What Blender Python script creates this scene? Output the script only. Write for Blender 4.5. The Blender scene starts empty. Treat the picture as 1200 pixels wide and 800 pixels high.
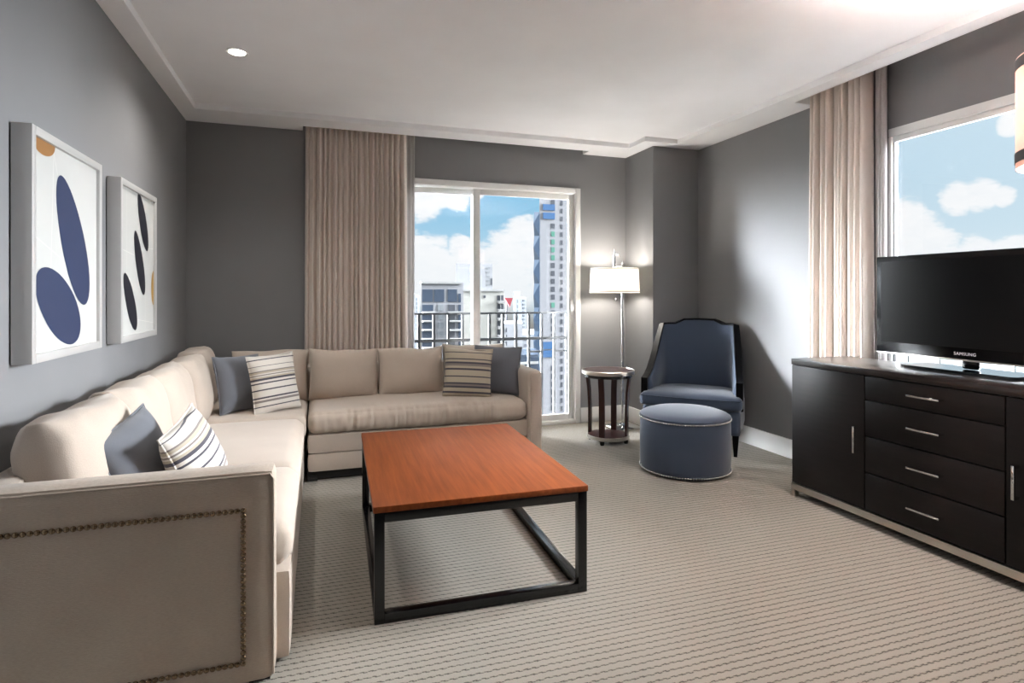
import bpy, bmesh, math, random
from mathutils import Vector, Matrix, noise
random.seed(7)
sc = bpy.context.scene
COL = sc.collection
R = math.radians
# ------------------------------------------------------------------ camera calibration (1200 x 800)
F, CX, CY, H, YAW = 676.0, 600.0, 345.0, 1.2, R(18.64)
SN, CS = math.sin(YAW), math.cos(YAW)
def ray(u, v):
    a = u - CX
    return Vector((F*SN + a*CS, F*CS - a*SN, CY - v))
def PY(u, v, y):
    r = ray(u, v); t = y/r.y
    return Vector((r.x*t, y, H + r.z*t))

# ------------------------------------------------------------------ colour + materials
def lin(c):
    return tuple(((x/255)/12.92 if x/255 <= .04045 else ((x/255 + .055)/1.055)**2.4) for x in c)
MATS = {}
class NT:
    def __init__(s, name):
        m = bpy.data.materials.new(name); m.use_nodes = True
        s.m = m; s.t = m.node_tree; s.n = s.t.nodes; s.l = s.t.links
        s.bsdf = s.n['Principled BSDF']; s.out = s.n['Material Output']
    def add(s, typ, **kw):
        n = s.n.new(typ)
        for k, v in kw.items(): setattr(n, k, v)
        return n
    def link(s, a, b): s.l.new(a, b)
    def coord(s, kind='Object', scale=(1, 1, 1), rot=(0, 0, 0)):
        tc = s.add('ShaderNodeTexCoord'); mp = s.add('ShaderNodeMapping')
        mp.inputs['Scale'].default_value = scale; mp.inputs['Rotation'].default_value = rot
        s.link(tc.outputs[kind], mp.inputs['Vector']); return mp.outputs['Vector']
    def noise(s, vec, scale, detail=3, rough=.5):
        n = s.add('ShaderNodeTexNoise'); n.inputs['Scale'].default_value = scale
        n.inputs['Detail'].default_value = detail; n.inputs['Roughness'].default_value = rough
        s.link(vec, n.inputs['Vector']); return n.outputs['Fac']
    def ramp(s, fac, stops, interp='LINEAR'):
        r = s.add('ShaderNodeValToRGB'); r.color_ramp.interpolation = interp
        e = r.color_ramp.elements
        while len(e) < len(stops): e.new(.5)
        for i, (p, c) in enumerate(stops):
            e[i].position = p; e[i].color = (*c, 1)
        s.link(fac, r.inputs['Fac']); return r.outputs['Color']
    def bump(s, h, strength=.2, dist=.01):
        b = s.add('ShaderNodeBump'); b.inputs['Strength'].default_value = strength
        b.inputs['Distance'].default_value = dist
        s.link(h, b.inputs['Height']); s.link(b.outputs['Normal'], s.bsdf.inputs['Normal'])
    def math(s, op, a, b=None, c=None):
        m = s.add('ShaderNodeMath', operation=op)
        for i, x in enumerate((a, b, c)):
            if x is None: continue
            if isinstance(x, (int, float)): m.inputs[i].default_value = x
            else: s.link(x, m.inputs[i])
        return m.outputs[0]
def plain(name, rgb, rough=.5, metal=0, spec=.5, coat=0):
    if name in MATS: return MATS[name]
    t = NT(name); b = t.bsdf
    b.inputs['Base Color'].default_value = (*lin(rgb), 1); b.inputs['Roughness'].default_value = rough
    b.inputs['Metallic'].default_value = metal; b.inputs['Specular IOR Level'].default_value = spec
    b.inputs['Coat Weight'].default_value = coat
    MATS[name] = t.m; return t.m
def fabric(name, rgb, var=.08, weave=420, bstr=.25, sheen=.2, rough=.85, streak=None, trans=0):
    t = NT(name); b = t.bsdf; c = lin(rgb)
    v = t.coord(scale=streak or (1, 1, 1))
    f1 = t.noise(v, weave, 2); f2 = t.noise(t.coord(), 6, 2)
    f = t.math('ADD', t.math('MULTIPLY', f1, .6), t.math('MULTIPLY', f2, .4))
    col = t.ramp(f, [(.3, tuple(x*(1-var) for x in c)), (.7, tuple(min(1, x*(1+var)) for x in c))])
    t.link(col, b.inputs['Base Color']); b.inputs['Roughness'].default_value = rough
    b.inputs['Sheen Weight'].default_value = sheen; b.inputs['Specular IOR Level'].default_value = .25
    t.bump(f1, bstr, .002)
    if trans:
        tr = t.add('ShaderNodeBsdfTranslucent'); t.link(col, tr.inputs['Color'])
        mx = t.add('ShaderNodeMixShader'); mx.inputs['Fac'].default_value = trans
        t.link(b.outputs[0], mx.inputs[1]); t.link(tr.outputs[0], mx.inputs[2]); t.link(mx.outputs[0], t.out.inputs['Surface'])
    return t.m
def wood(name, dark, light, rough, scale=(3, 40, 40), coat=.1):
    t = NT(name); v = t.coord(scale=scale)
    f = t.noise(v, 2.2, 5, .6)
    t.link(t.ramp(f, [(.3, lin(dark)), (.7, lin(light))]), t.bsdf.inputs['Base Color'])
    t.bsdf.inputs['Roughness'].default_value = rough; t.bsdf.inputs['Coat Weight'].default_value = coat
    t.bsdf.inputs['Coat Roughness'].default_value = .2; t.bsdf.inputs['Specular IOR Level'].default_value = .2
    return t.m
def paint(name, rgb, rough=.75, bs=.05):
    t = NT(name); c = lin(rgb); f = t.noise(t.coord(), 2.0, 4); g = t.noise(t.coord(), 260, 2)
    t.link(t.ramp(f, [(.3, tuple(x*.97 for x in c)), (.7, tuple(x*1.03 for x in c))]), t.bsdf.inputs['Base Color'])
    t.bsdf.inputs['Roughness'].default_value = rough; t.bsdf.inputs['Specular IOR Level'].default_value = .3
    t.bump(g, bs, .002); return t.m
def stripes(name, bands, rough=.85):
    """woven horizontal stripes along the pillow's own height (object z, metres)"""
    t = NT(name); tc = t.add('ShaderNodeTexCoord'); sp = t.add('ShaderNodeSeparateXYZ')
    t.link(tc.outputs['Object'], sp.inputs[0])
    f = t.math('MULTIPLY', sp.outputs['Z'], 1/.42)
    col = t.ramp(f, bands, 'CONSTANT'); t.link(col, t.bsdf.inputs['Base Color'])
    t.bsdf.inputs['Roughness'].default_value = rough; t.bsdf.inputs['Sheen Weight'].default_value = .2
    t.bump(t.noise(t.coord(scale=(1, 1, 3)), 300, 2), .3, .002); return t.m
def glassmat(name, tint=(1, 1, 1)):
    t = NT(name); t.n.remove(t.bsdf)
    tr = t.add('ShaderNodeBsdfTransparent'); tr.inputs['Color'].default_value = (*tint, 1)
    gl = t.add('ShaderNodeBsdfGlossy'); gl.inputs['Roughness'].default_value = .02
    fr = t.add('ShaderNodeFresnel'); fr.inputs['IOR'].default_value = 1.35
    mx = t.add('ShaderNodeMixShader'); t.link(fr.outputs[0], mx.inputs['Fac'])
    t.link(tr.outputs[0], mx.inputs[1]); t.link(gl.outputs[0], mx.inputs[2]); t.link(mx.outputs[0], t.out.inputs['Surface'])
    return t.m
def emis(name, rgb, s):
    t = NT(name); b = t.bsdf
    b.inputs['Base Color'].default_value = (*lin(rgb), 1)
    b.inputs['Emission Color'].default_value = (*lin(rgb), 1); b.inputs['Emission Strength'].default_value = s
    return t.m
def shademat(name, rgb, fac=.55):
    t = NT(name); c = (*lin(rgb), 1); t.bsdf.inputs['Base Color'].default_value = c; t.bsdf.inputs['Roughness'].default_value = .9
    tr = t.add('ShaderNodeBsdfTranslucent'); tr.inputs['Color'].default_value = c
    mx = t.add('ShaderNodeMixShader'); mx.inputs['Fac'].default_value = fac
    t.link(t.bsdf.outputs[0], mx.inputs[1]); t.link(tr.outputs[0], mx.inputs[2]); t.link(mx.outputs[0], t.out.inputs['Surface'])
    return t.m

# carpet: ribs of loops running along x with dark dashes between the loops
def carpetmat():
    t = NT('carpet_loop'); v = t.coord()
    sp = t.add('ShaderNodeSeparateXYZ'); t.link(v, sp.inputs[0])
    wob = t.noise(v, 38, 3)
    y = t.math('ADD', sp.outputs['Y'], t.math('MULTIPLY', wob, .010))
    row = t.math('MULTIPLY', y, 1/CARPET_ROW)
    fl = t.math('FLOOR', row); fr = t.math('FRACT', row)
    xs = t.math('MULTIPLY', t.math('ADD', t.math('ADD', sp.outputs['X'], t.math('MULTIPLY', wob, .012)), t.math('MULTIPLY', fl, CARPET_LOOP*.37)), 2*math.pi/CARPET_LOOP)
    def sm(x, a, b_):
        m_ = t.add('ShaderNodeMapRange', interpolation_type='SMOOTHSTEP'); t.link(x, m_.inputs['Value'])
        m_.inputs['From Min'].default_value = a; m_.inputs['From Max'].default_value = b_; return m_.outputs['Result']
    groove = sm(t.math('SINE', t.math('MULTIPLY', fr, math.pi)), .62, .12)    # valley between two ribs
    dash = sm(t.math('SINE', xs), -.55, .35)                                  # the valley shows between loops
    grain = t.noise(v, 420, 3); big = t.noise(v, 1.3, 3)
    dark = t.math('MULTIPLY', groove, t.math('ADD', t.math('MULTIPLY', dash, .8), .2))
    hh = t.math('ADD', t.math('SUBTRACT', .62, t.math('MULTIPLY', dark, .55)), t.math('ADD', t.math('MULTIPLY', t.math('SUBTRACT', grain, .5), .55), t.math('MULTIPLY', t.math('SUBTRACT', big, .5), .12)))
    d, l = lin((64, 60, 53)), lin((174, 169, 160))
    m = lin((149, 143, 133))
    t.link(t.ramp(hh, [(.05, d), (.5, m), (.9, l)]), t.bsdf.inputs['Base Color'])
    t.bsdf.inputs['Roughness'].default_value = .95; t.bsdf.inputs['Specular IOR Level'].default_value = .15
    t.bsdf.inputs['Sheen Weight'].default_value = .1
    t.bump(hh, .6, .006); return t.m
CARPET_ROW, CARPET_LOOP = .030, .028

M = dict(
    wall=paint('wall_greige_paint', (129, 129, 131)), ceil=paint('ceiling_white_paint', (238, 239, 241), .9),
    white=paint('white_trim_paint', (222, 222, 220), .45, .02), carpet=carpetmat(),
    sofa=fabric('sofa_linen', (184, 171, 158), .07, 380, .25, .25), sofaarm=fabric('sofa_arm_linen', (174, 160, 145), .12, 90, .3, .2, streak=(1, 1, 7)),
    grey=fabric('slate_grey_cotton', (104, 107, 114), .06, 420, .2, .3),
    curtain=fabric('curtain_taupe', (220, 209, 200), .04, 300, .1, .1, trans=.05),
    sheer=fabric('sheer_grey', (188, 184, 182), .03, 300, .1, .1, trans=.35),
    navy=fabric('navy_velvet', (57, 69, 88), .06, 500, .12, .28, .75), black=plain('black_lacquer', (6, 6, 8), .38, 0, .1),
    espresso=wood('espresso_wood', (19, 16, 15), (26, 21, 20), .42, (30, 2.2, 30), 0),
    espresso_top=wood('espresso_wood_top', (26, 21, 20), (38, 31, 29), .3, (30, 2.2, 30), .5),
    cherry=wood('cherry_wood', (112, 54, 22), (138, 72, 32), .5, (26, 1.3, 26), 0),
    mahog=wood('mahogany_wood', (44, 25, 24), (60, 34, 31), .3, (8, 8, 2), .3),
    iron=plain('black_steel', (14, 14, 16), .2, 0, .5), nickel=plain('brushed_nickel', (196, 192, 184), .28, 1),
    chrome=plain('chrome_metal', (215, 215, 215), .1, 1), bronze=plain('antique_brass', (132, 110, 86), .25, 1),
    silver=plain('silver_frame_leaf', (190, 189, 187), .45, .3), tv=plain('tv_gloss_black', (8, 8, 9), .16, 0, .3),
    screen=plain('tv_screen', (6, 6, 7), .3, 0, .2), tvglass=plain('tv_base_glass', (16, 22, 26), .05, 0, .8, .5), rail=plain('railing_dark_paint', (24, 25, 28), .5),
    paper=paint('art_paper', (186, 187, 184), .5, .02), ink=plain('art_navy', (38, 48, 78), .5), ink2=plain('art_black', (22, 23, 34), .5),
    ochre=plain('art_tan', (146, 104, 60), .5), gold=plain('art_gold', (160, 124, 56), .5), line=plain('art_line', (206, 206, 200), .5),
    glass=glassmat('window_glass'), shade=shademat('lamp_shade_cream', (216, 214, 208), .5), shade2=shademat('pendant_shade_peach', (226, 203, 194), .15),
    trim=plain('shade_band', (70, 70, 72), .6), bulb=emis('bulb_glow', (255, 240, 215), 12), spot=emis('downlight_glow', (255, 246, 232), 25),
    logo=plain('logo_silver', (210, 212, 216), .4), plinth=plain('sofa_plinth_black', (16, 15, 14), .6),
    stone=paint('balcony_concrete', (190, 190, 188), .8),
)
pal = dict(w=(214, 209, 201), c=(180, 170, 152), d=(72, 70, 80), g=(130, 122, 118))
def bands(seq):
    out = []
    for p, k in seq: out.append((p, lin(pal[k])))
    return out
SEQ = [(0, 'w'), (.10, 'd'), (.115, 'w'), (.17, 'g'), (.2, 'w'), (.225, 'd'), (.25, 'w'), (.34, 'd'), (.36, 'w'), (.44, 'd'), (.46, 'w'), (.49, 'd'), (.52, 'c'),
       (.545, 'w'), (.56, 'g'), (.575, 'w'), (.59, 'c'), (.62, 'g'), (.635, 'w'), (.70, 'd'), (.71, 'w'), (.80, 'd'), (.815, 'w'), (.90, 'd'), (.925, 'w')]
M['stripe'] = stripes('striped_weave', bands(SEQ))
SEQ2 = [(0, 'c'), (.07, 'd'), (.10, 'c'), (.16, 'd'), (.19, 'g'), (.22, 'd'), (.25, 'c'), (.34, 'd'), (.36, 'c'), (.46, 'd'), (.49, 'c'), (.53, 'g'),
        (.57, 'd'), (.60, 'c'), (.64, 'd'), (.66, 'c'), (.76, 'd'), (.775, 'c'), (.86, 'd'), (.88, 'w')]
M['stripe2'] = stripes('striped_weave_taupe', bands(SEQ2))

# ------------------------------------------------------------------ mesh helpers
def addbm(bm, other, mi=0):
    me = bpy.data.meshes.new('t'); other.to_mesh(me); other.free()
    n0 = len(bm.faces); bm.from_mesh(me); bpy.data.meshes.remove(me)
    bm.faces.ensure_lookup_table()
    if mi:
        for f in bm.faces[n0:]: f.material_index = mi
def box(bm, x0, x1, y0, y1, z0, z1, bev=0, seg=2, mi=0, rz=0):
    b = bmesh.new(); bmesh.ops.create_cube(b, size=1)
    c = Vector(((x0+x1)/2, (y0+y1)/2, (z0+z1)/2))
    for v in b.verts: v.co = Vector((v.co.x*(x1-x0), v.co.y*(y1-y0), v.co.z*(z1-z0)))
    if bev: bmesh.ops.bevel(b, geom=b.edges[:], offset=bev, segments=seg, affect='EDGES', profile=.5)
    if rz: bmesh.ops.rotate(b, verts=b.verts, cent=(0, 0, 0), matrix=Matrix.Rotation(rz, 3, 'Z'))
    bmesh.ops.translate(b, verts=b.verts, vec=c); addbm(bm, b, mi); return bm
def bx(*a, **k): return box(bmesh.new(), *a, **k)
def lathe(bm, prof, cx=0, cy=0, n=48, mi=0, cap=True):
    b = bmesh.new(); rings = []
    for r, z in prof:
        rings.append([b.verts.new((cx + r*math.cos(2*math.pi*i/n), cy + r*math.sin(2*math.pi*i/n), z)) for i in range(n)])
    for a, c in zip(rings, rings[1:]):
        for i in range(n): b.faces.new((a[i], a[(i+1) % n], c[(i+1) % n], c[i]))
    if cap:
        b.faces.new(rings[0][::-1]); b.faces.new(rings[-1])
    addbm(bm, b, mi); return bm
def tube(bm, pts, r, n=10, closed=False, mi=0):
    b = bmesh.new(); pts = [Vector(p) for p in pts]; rings = []; N = len(pts)
    rr = r if isinstance(r, (list, tuple)) else [r]*N
    up = None
    for i, p in enumerate(pts):
        d = (pts[(i+1) % N] - pts[i-1]) if closed else (pts[min(i+1, N-1)] - pts[max(i-1, 0)])
        d.normalize()
        if up is None: up = d.orthogonal().normalized()
        s = d.cross(up).normalized(); up = s.cross(d).normalized()
        rings.append([b.verts.new(p + (s*math.cos(2*math.pi*k/n) + up*math.sin(2*math.pi*k/n))*rr[i]) for k in range(n)])
    for i in range(N if closed else N-1):
        a, c = rings[i], rings[(i+1) % N]
        for k in range(n): b.faces.new((a[k], a[(k+1) % n], c[(k+1) % n], c[k]))
    if not closed: b.faces.new(rings[0][::-1]); b.faces.new(rings[-1])
    addbm(bm, b, mi); return bm
def boxgrid(hx, hy, hz, nx, ny, nz):
    """closed box of quads, centred, half sizes h*, n* cells"""
    b = bmesh.new()
    def face(fn, na, nb):
        g = [[b.verts.new(fn(-1 + 2*i/na, -1 + 2*j/nb)) for j in range(nb+1)] for i in range(na+1)]
        for i in range(na):
            for j in range(nb): b.faces.new((g[i][j], g[i+1][j], g[i+1][j+1], g[i][j+1]))
    for s in (-1, 1):
        face(lambda a, c: (a*hx, c*hy, s*hz), nx, ny)
        face(lambda a, c: (a*hx, s*hy, c*hz), nx, nz)
        face(lambda a, c: (s*hx, a*hy, c*hz), ny, nz)
    bmesh.ops.remove_doubles(b, verts=b.verts, dist=1e-6)
    bmesh.ops.recalc_face_normals(b, faces=b.faces)
    return b
def rbox(w, d, h, r, crown=0, cell=.025, fn=None, seed=0, wob=.004):
    """soft upholstered block: rounded edges, crowned top, uneven surface; origin bottom centre"""
    hx, hy, hz = w/2, d/2, h/2
    n = lambda L: max(4, int(L/cell))
    b = boxgrid(hx, hy, hz, n(w), n(d), n(h))
    for v in b.verts:
        p = v.co.copy(); q = Vector((max(-hx+r, min(hx-r, p.x)), max(-hy+r, min(hy-r, p.y)), max(-hz+r, min(hz-r, p.z))))
        e = p - q
        p2 = q + e.normalized()*r if e.length > 1e-9 else p
        a, c = p.x/hx, p.y/hy
        if p.z > 0: p2.z += crown*(1-a**4)*(1-c**4)*(p.z/hz)
        nn = noise.noise_vector(p*5 + Vector((seed*3.1, 0, 0)))*wob
        p2 += nn
        v.co = p2
        if fn: v.co = fn(v.co, a, c, p.z/hz)
        v.co.z += hz
    return b
def pillow(w, h, t, edge=.0, pinch=.06, N=26, seed=0, wr=.008, power=.55):
    """stuffed pillow standing in xz, front towards -y, origin bottom centre; edge = boxing half thickness"""
    b = bmesh.new(); G = {}
    for s in (-1, 1):
        for i in range(N+1):
            for j in range(N+1):
                rim = i in (0, N) or j in (0, N)
                if s == 1 and rim and not edge:
                    G[s, i, j] = G[-1, i, j]; continue
                a, c = -1 + 2*i/N, -1 + 2*j/N
                a = math.sin(a*math.pi/2)*.35 + a*.65; c = math.sin(c*math.pi/2)*.35 + c*.65
                pr = max(0, (1-abs(a)**2.6)*(1-abs(c)**2.6))**power
                x = w/2*a*(1 - pinch*(1-c*c)*abs(a)); z = h/2*c*(1 - pinch*(1-a*a)*abs(c))
                cr = max(0, abs(a)*abs(c) - .55)/.45
                y = s*(edge*(1-.6*cr) + (t/2-edge)*pr)
                p = Vector((x, y, z))
                nz = noise.noise(Vector((x*9, z*9, s*2 + seed*5.3)))*wr + noise.noise(Vector((x*22, z*16, s*2 + seed*3.7)))*wr*.4
                p.y += nz*s*(.25 + .75*(1-pr)); p.z += noise.noise(Vector((x*6, seed*2.2, z*6)))*wr
                p.z += h/2
                G[s, i, j] = b.verts.new(p)
    for i in range(N):
        for j in range(N):
            b.faces.new((G[-1, i, j], G[-1, i+1, j], G[-1, i+1, j+1], G[-1, i, j+1]))
            b.faces.new((G[1, i, j], G[1, i, j+1], G[1, i+1, j+1], G[1, i+1, j]))
    if edge:
        rimi = [(i, 0) for i in range(N)] + [(N, j) for j in range(N)] + [(i, N) for i in range(N, 0, -1)] + [(0, j) for j in range(N, 0, -1)]
        for k in range(len(rimi)):
            p, q = rimi[k], rimi[(k+1) % len(rimi)]
            b.faces.new((G[-1, *p], G[1, *p], G[1, *q], G[-1, *q]))
    bmesh.ops.recalc_face_normals(b, faces=b.faces)
    return b
def rimpath(w, h, pinch, n=14, y=0):
    """outline of a pillow, for piping"""
    P = []
    for a, c in [(-1+2*k/n, -1) for k in range(n)] + [(1, -1+2*k/n) for k in range(n)] + [(1-2*k/n, 1) for k in range(n)] + [(-1, 1-2*k/n) for k in range(n)]:
        P.append(((w/2*a*(1-pinch*(1-c*c)*abs(a))), y, h/2*c*(1-pinch*(1-a*a)*abs(c)) + h/2))
    return P
def xf(b, loc=(0, 0, 0), rz=0, lean=0, roll=0):
    """lean: top tips to local +y; roll about local y; then turn rz about z and move"""
    m = Matrix.Translation(loc) @ Matrix.Rotation(rz, 4, 'Z') @ Matrix.Rotation(-lean, 4, 'X') @ Matrix.Rotation(roll, 4, 'Y')
    bmesh.ops.transform(b, matrix=m, verts=b.verts); return b

def obj(name, b, mat, parent=None, smooth=40, world=False, sub=0):
    me = bpy.data.meshes.new(name)
    if world and parent is not None:
        r = parent
        off = Vector((0, 0, 0))
        while r is not None: off += r.location; r = r.parent
        bmesh.ops.translate(b, verts=b.verts, vec=-off)
    b.to_mesh(me); b.free()
    for m in (mat if isinstance(mat, (list, tuple)) else [mat]): me.materials.append(M[m] if isinstance(m, str) else m)
    if smooth:
        me.shade_smooth()
        if smooth < 180: me.set_sharp_from_angle(angle=R(smooth))
    o = bpy.data.objects.new(name, me); COL.objects.link(o)
    if parent is not None: o.parent = parent
    if sub:
        md = o.modifiers.new('Subdivision', 'SUBSURF'); md.levels = sub; md.render_levels = sub
    return o
def tag(o, label, cat, group=None):
    o['label'] = label; o['category'] = cat
    if group: o['group'] = group
    return o
def thing(name, label, cat, loc=(0, 0, 0), rz=0, group=None):
    o = bpy.data.objects.new(name, None); COL.objects.link(o); o.empty_display_size = .1
    o.location = loc; o.rotation_euler = (0, 0, rz); return tag(o, label, cat, group)
def struct(o, label=None, cat=None):
    o['kind'] = 'structure'
    if label: o['label'] = label
    if cat: o['category'] = cat
    return o
def dup(o, parent=None):
    c = o.copy(); COL.objects.link(c)
    if parent is not None: c.parent = parent
    return c

# ------------------------------------------------------------------ room shell
XL, XR, YB, YF = -.94, 3.29, 4.92, -2.6
CXL, CYF = 2.815, 4.44            # column in the far right corner
ZS, ZC, ZT = 2.515, 2.555, 2.75   # soffit band, ceiling field, top of walls
T = .16
TR = .05                          # the glazed right wall is thin
DX0, DX1, DZ = .37, 2.31, 2.17    # balcony door opening
WY0, WY1, WZ0, WZ1 = 1.845, 2.575, .50, 2.17   # window opening in right wall
struct(obj('floor', bx(XL-T, XR+T, YF-T, YB+T, -.08, 0), 'carpet'), 'beige ribbed loop pile carpet floor', 'floor')
struct(obj('wall_left', bx(XL-T, XL, YF, YB+T, 0, ZT), 'wall'), 'grey painted wall behind the sofa and pictures', 'wall')
b = bmesh.new()
box(b, XL-T, DX0, YB, YB+T, 0, ZT); box(b, DX1, XR+T, YB, YB+T, 0, ZT); box(b, DX0, DX1, YB, YB+T, DZ, ZT)
struct(obj('wall_back', b, 'wall'), 'grey painted wall around the balcony door', 'wall')
b = bmesh.new()
box(b, XR, XR+TR, WY1, YB, 0, ZT); box(b, XR, XR+TR, YF, WY0, 0, ZT); box(b, XR, XR+TR, WY0, WY1, 0, WZ0); box(b, XR, XR+TR, WY0, WY1, WZ1, ZT)
struct(obj('wall_right', b, 'wall'), 'grey painted wall with wide window behind the sideboard', 'wall')
struct(obj('wall_front', bx(XL-T, XR+T, YF-T, YF, 0, ZT), 'wall'), 'grey painted wall behind the viewer', 'wall')
struct(obj('wall_column', bx(CXL, XR, CYF, YB, 0, ZT, bev=.004), 'wall'), 'grey boxed column in the far right corner', 'wall')
# ceiling: recessed field, soffit band all round, curtain pockets along the two glazed walls
IX0, IX1, IY1, IY0 = -.822, 2.985, 4.58, YF+.12
PK_Y, PK_X = 4.79, 3.10
b = bmesh.new()
box(b, IX0-.01, IX1+.01, IY0-.01, IY1+.1, ZC, ZT)
box(b, XL, IX0, YF, YB, ZS, ZT); box(b, IX0, IX1, YF, IY0, ZS, ZT)
box(b, IX0, -.11, IY1, YB, ZS, ZT); box(b, -.11, 2.36, IY1, PK_Y, ZS, ZT); box(b, 2.36, CXL, IY1, YB, ZS, ZT)
box(b, 2.66, IX1, 4.32, IY1, ZS, ZT)
box(b, IX1, XR, 3.13, CYF, ZS, ZT); box(b, IX1, PK_X, YF, 3.13, ZS, ZT)
box(b, -.11, 2.36, PK_Y, YB, ZT-.06, ZT); box(b, PK_X, XR, YF, 3.13, ZT-.06, ZT)
struct(obj('ceiling', b, 'ceil'), 'white ceiling with stepped soffit border', 'ceiling')
# baseboards
def base(name, x0, x1, y0, y1):
    b = bmesh.new(); box(b, x0, x1, y0, y1, 0, .14, bev=.005)
    struct(obj(name, b, 'white'), 'white painted baseboard', 'baseboard')
base('baseboard_back', 2.335, CXL-.016, YB-.016, YB); base('baseboard_column', CXL-.016, CXL, CYF-.016, YB)
base('baseboard_corner', CXL, XR-.016, CYF-.016, CYF); base('baseboard_right', XR-.016, XR, YF, CYF)
base('baseboard_left', XL, XL+.016, YF, YB-.016)

# balcony sliding door
d = bpy.data.objects.new('door_1', None); COL.objects.link(d); d.location = ((DX0+DX1)/2, YB, 0); struct(d, 'white framed sliding glass balcony door', 'door')
b = bmesh.new()
fw = .03
for x0, x1, z0, z1 in ((DX0-.02, DX0+fw, 0, DZ+.02), (DX1-fw, DX1+.02, 0, DZ+.02), (DX0+fw, DX1-fw, DZ-fw, DZ+.02)):
    box(b, x0, x1, YB-.02, YB+T-.01, z0, z1, bev=.004)
box(b, DX0, DX1, YB-.01, YB+T, 0, .035, bev=.004)
obj('door_frame', b, 'white', d, world=True)
def sash(x0, x1, y0, name, sl=.055, sr=.055):
    b = bmesh.new(); z0, z1 = .036, DZ-fw-.003
    box(b, x0, x0+sl, y0, y0+.022, z0, z1, bev=.004); box(b, x1-sr, x1, y0, y0+.022, z0, z1, bev=.004)
    box(b, x0+sl, x1-sr, y0, y0+.022, z0, z0+.05, bev=.004); box(b, x0+sl, x1-sr, y0, y0+.022, z1-.05, z1, bev=.004)
    s = obj(name, b, 'white', d, world=True)
    obj('pane', bx(x0+sl-.005, x1-sr+.005, y0+.007, y0+.013, z0+.045, z1-.045), 'glass', s, world=True)
    return s
sash(DX0+fw+.001, 1.36, YB+.075, 'sliding_panel')
s2 = sash(1.306, DX1-fw-.001, YB+.03, 'sliding_panel', .065, .05)
b = bmesh.new()
box(b, 2.245, 2.27, YB+.012, YB+.03, 1.02, 1.14, bev=.004)
tube(b, [(2.2575, YB+.02, 1.04), (2.2575, YB-.008, 1.05), (2.2575, YB-.016, 1.08), (2.2575, YB-.008, 1.11), (2.2575, YB+.02, 1.12)], .006)
obj('door_handle', b, 'white', s2, world=True)
# window over the sideboard
w = bpy.data.objects.new('window_1', None); COL.objects.link(w); w.location = (XR, (WY0+WY1)/2, WZ0); struct(w, 'wide white framed window behind the television', 'window')
b = bmesh.new()
box(b, XR-.012, XR+TR, WY0-.01, WY1+.01, WZ1-.02, WZ1+.03, bev=.003); box(b, XR-.010, XR+TR, WY1-.008, WY1+.012, WZ0+.03, WZ1-.021, bev=.003)
box(b, XR-.012, XR+TR, WY0-.012, WY0+.012, WZ0+.03, WZ1-.021, bev=.003)
box(b, XR+.004, XR+.034, WY0+.012, WY1-.008, WZ1-.05, WZ1-.02, bev=.002); box(b, XR+.004, XR+.034, WY0+.012, WY1-.008, WZ0+.03, WZ0+.06, bev=.002)
obj('window_frame', b, 'white', w, world=True)
obj('gasket', bx(XR+.008, XR+.026, WY1-.014, WY1-.008, WZ0+.06, WZ1-.05), 'rail', w, world=True)
obj('window_sill', bx(XR-.03, XR+TR, WY0-.02, WY1+.02, WZ0-.005, WZ0+.03, bev=.005), 'white', w, world=True)
obj('pane', bx(XR+.012, XR+.018, WY0+.012, WY1-.018, WZ0+.055, WZ1-.045), 'glass', w, world=True)

# ------------------------------------------------------------------ sectional sofa
SF = thing('sectional_sofa', 'beige linen L-shaped sectional sofa with nailhead arm against the left wall', 'sofa', (-.5, 4.3, 0))
AX1 = -.125; XB = -.06; YS0 = 1.92; SB = 4.74
def sp(name, b, mat='sofa', **k): return obj(name, b, mat, SF, world=True, **k)
# bases
b = bmesh.new()
def soft(x0, x1, y0, y1, z0, z1, r=.02, crown=0, seed=0, wob=.002, cell=.03, fn=None):
    q = rbox(x1-x0, y1-y0, z1-z0, r, crown, cell, fn, seed, wob); return xf(q, ((x0+x1)/2, (y0+y1)/2, z0))
addbm(b, soft(XL+.02, -.083, YS0+.1, SB, .012, .30, .014)); sp('base', b)
b = bmesh.new(); addbm(b, soft(XB, 1.45, 3.885, SB, .182, .305, .018)); addbm(b, soft(XB, 1.45, 3.885, SB, .065, .184, .018)); sp('base', b)
b = bmesh.new(); box(b, XL+.05, -.13, YS0+.15, SB-.03, .003, .02); box(b, XB, 1.48, 3.93, SB-.03, .012, .07)
for x, y in ((XL+.1, YS0+.06), (-.17, YS0+.06), (-.03, 3.95), (1.47, 3.95), (1.47, SB-.06), (XL+.1, SB-.06)): box(b, x-.03, x+.03, y-.03, y+.03, 0, .03)
sp('plinth', b, 'plinth')
# backs
b = bmesh.new(); addbm(b, soft(XL+.015, XL+.13, YS0+.1, SB, .25, .665, .03, seed=2)); sp('back_frame', b)
b = bmesh.new(); addbm(b, soft(XL+.13, 1.45, 4.60, SB, .25, .665, .03, seed=3)); sp('back_frame', b)
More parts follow.
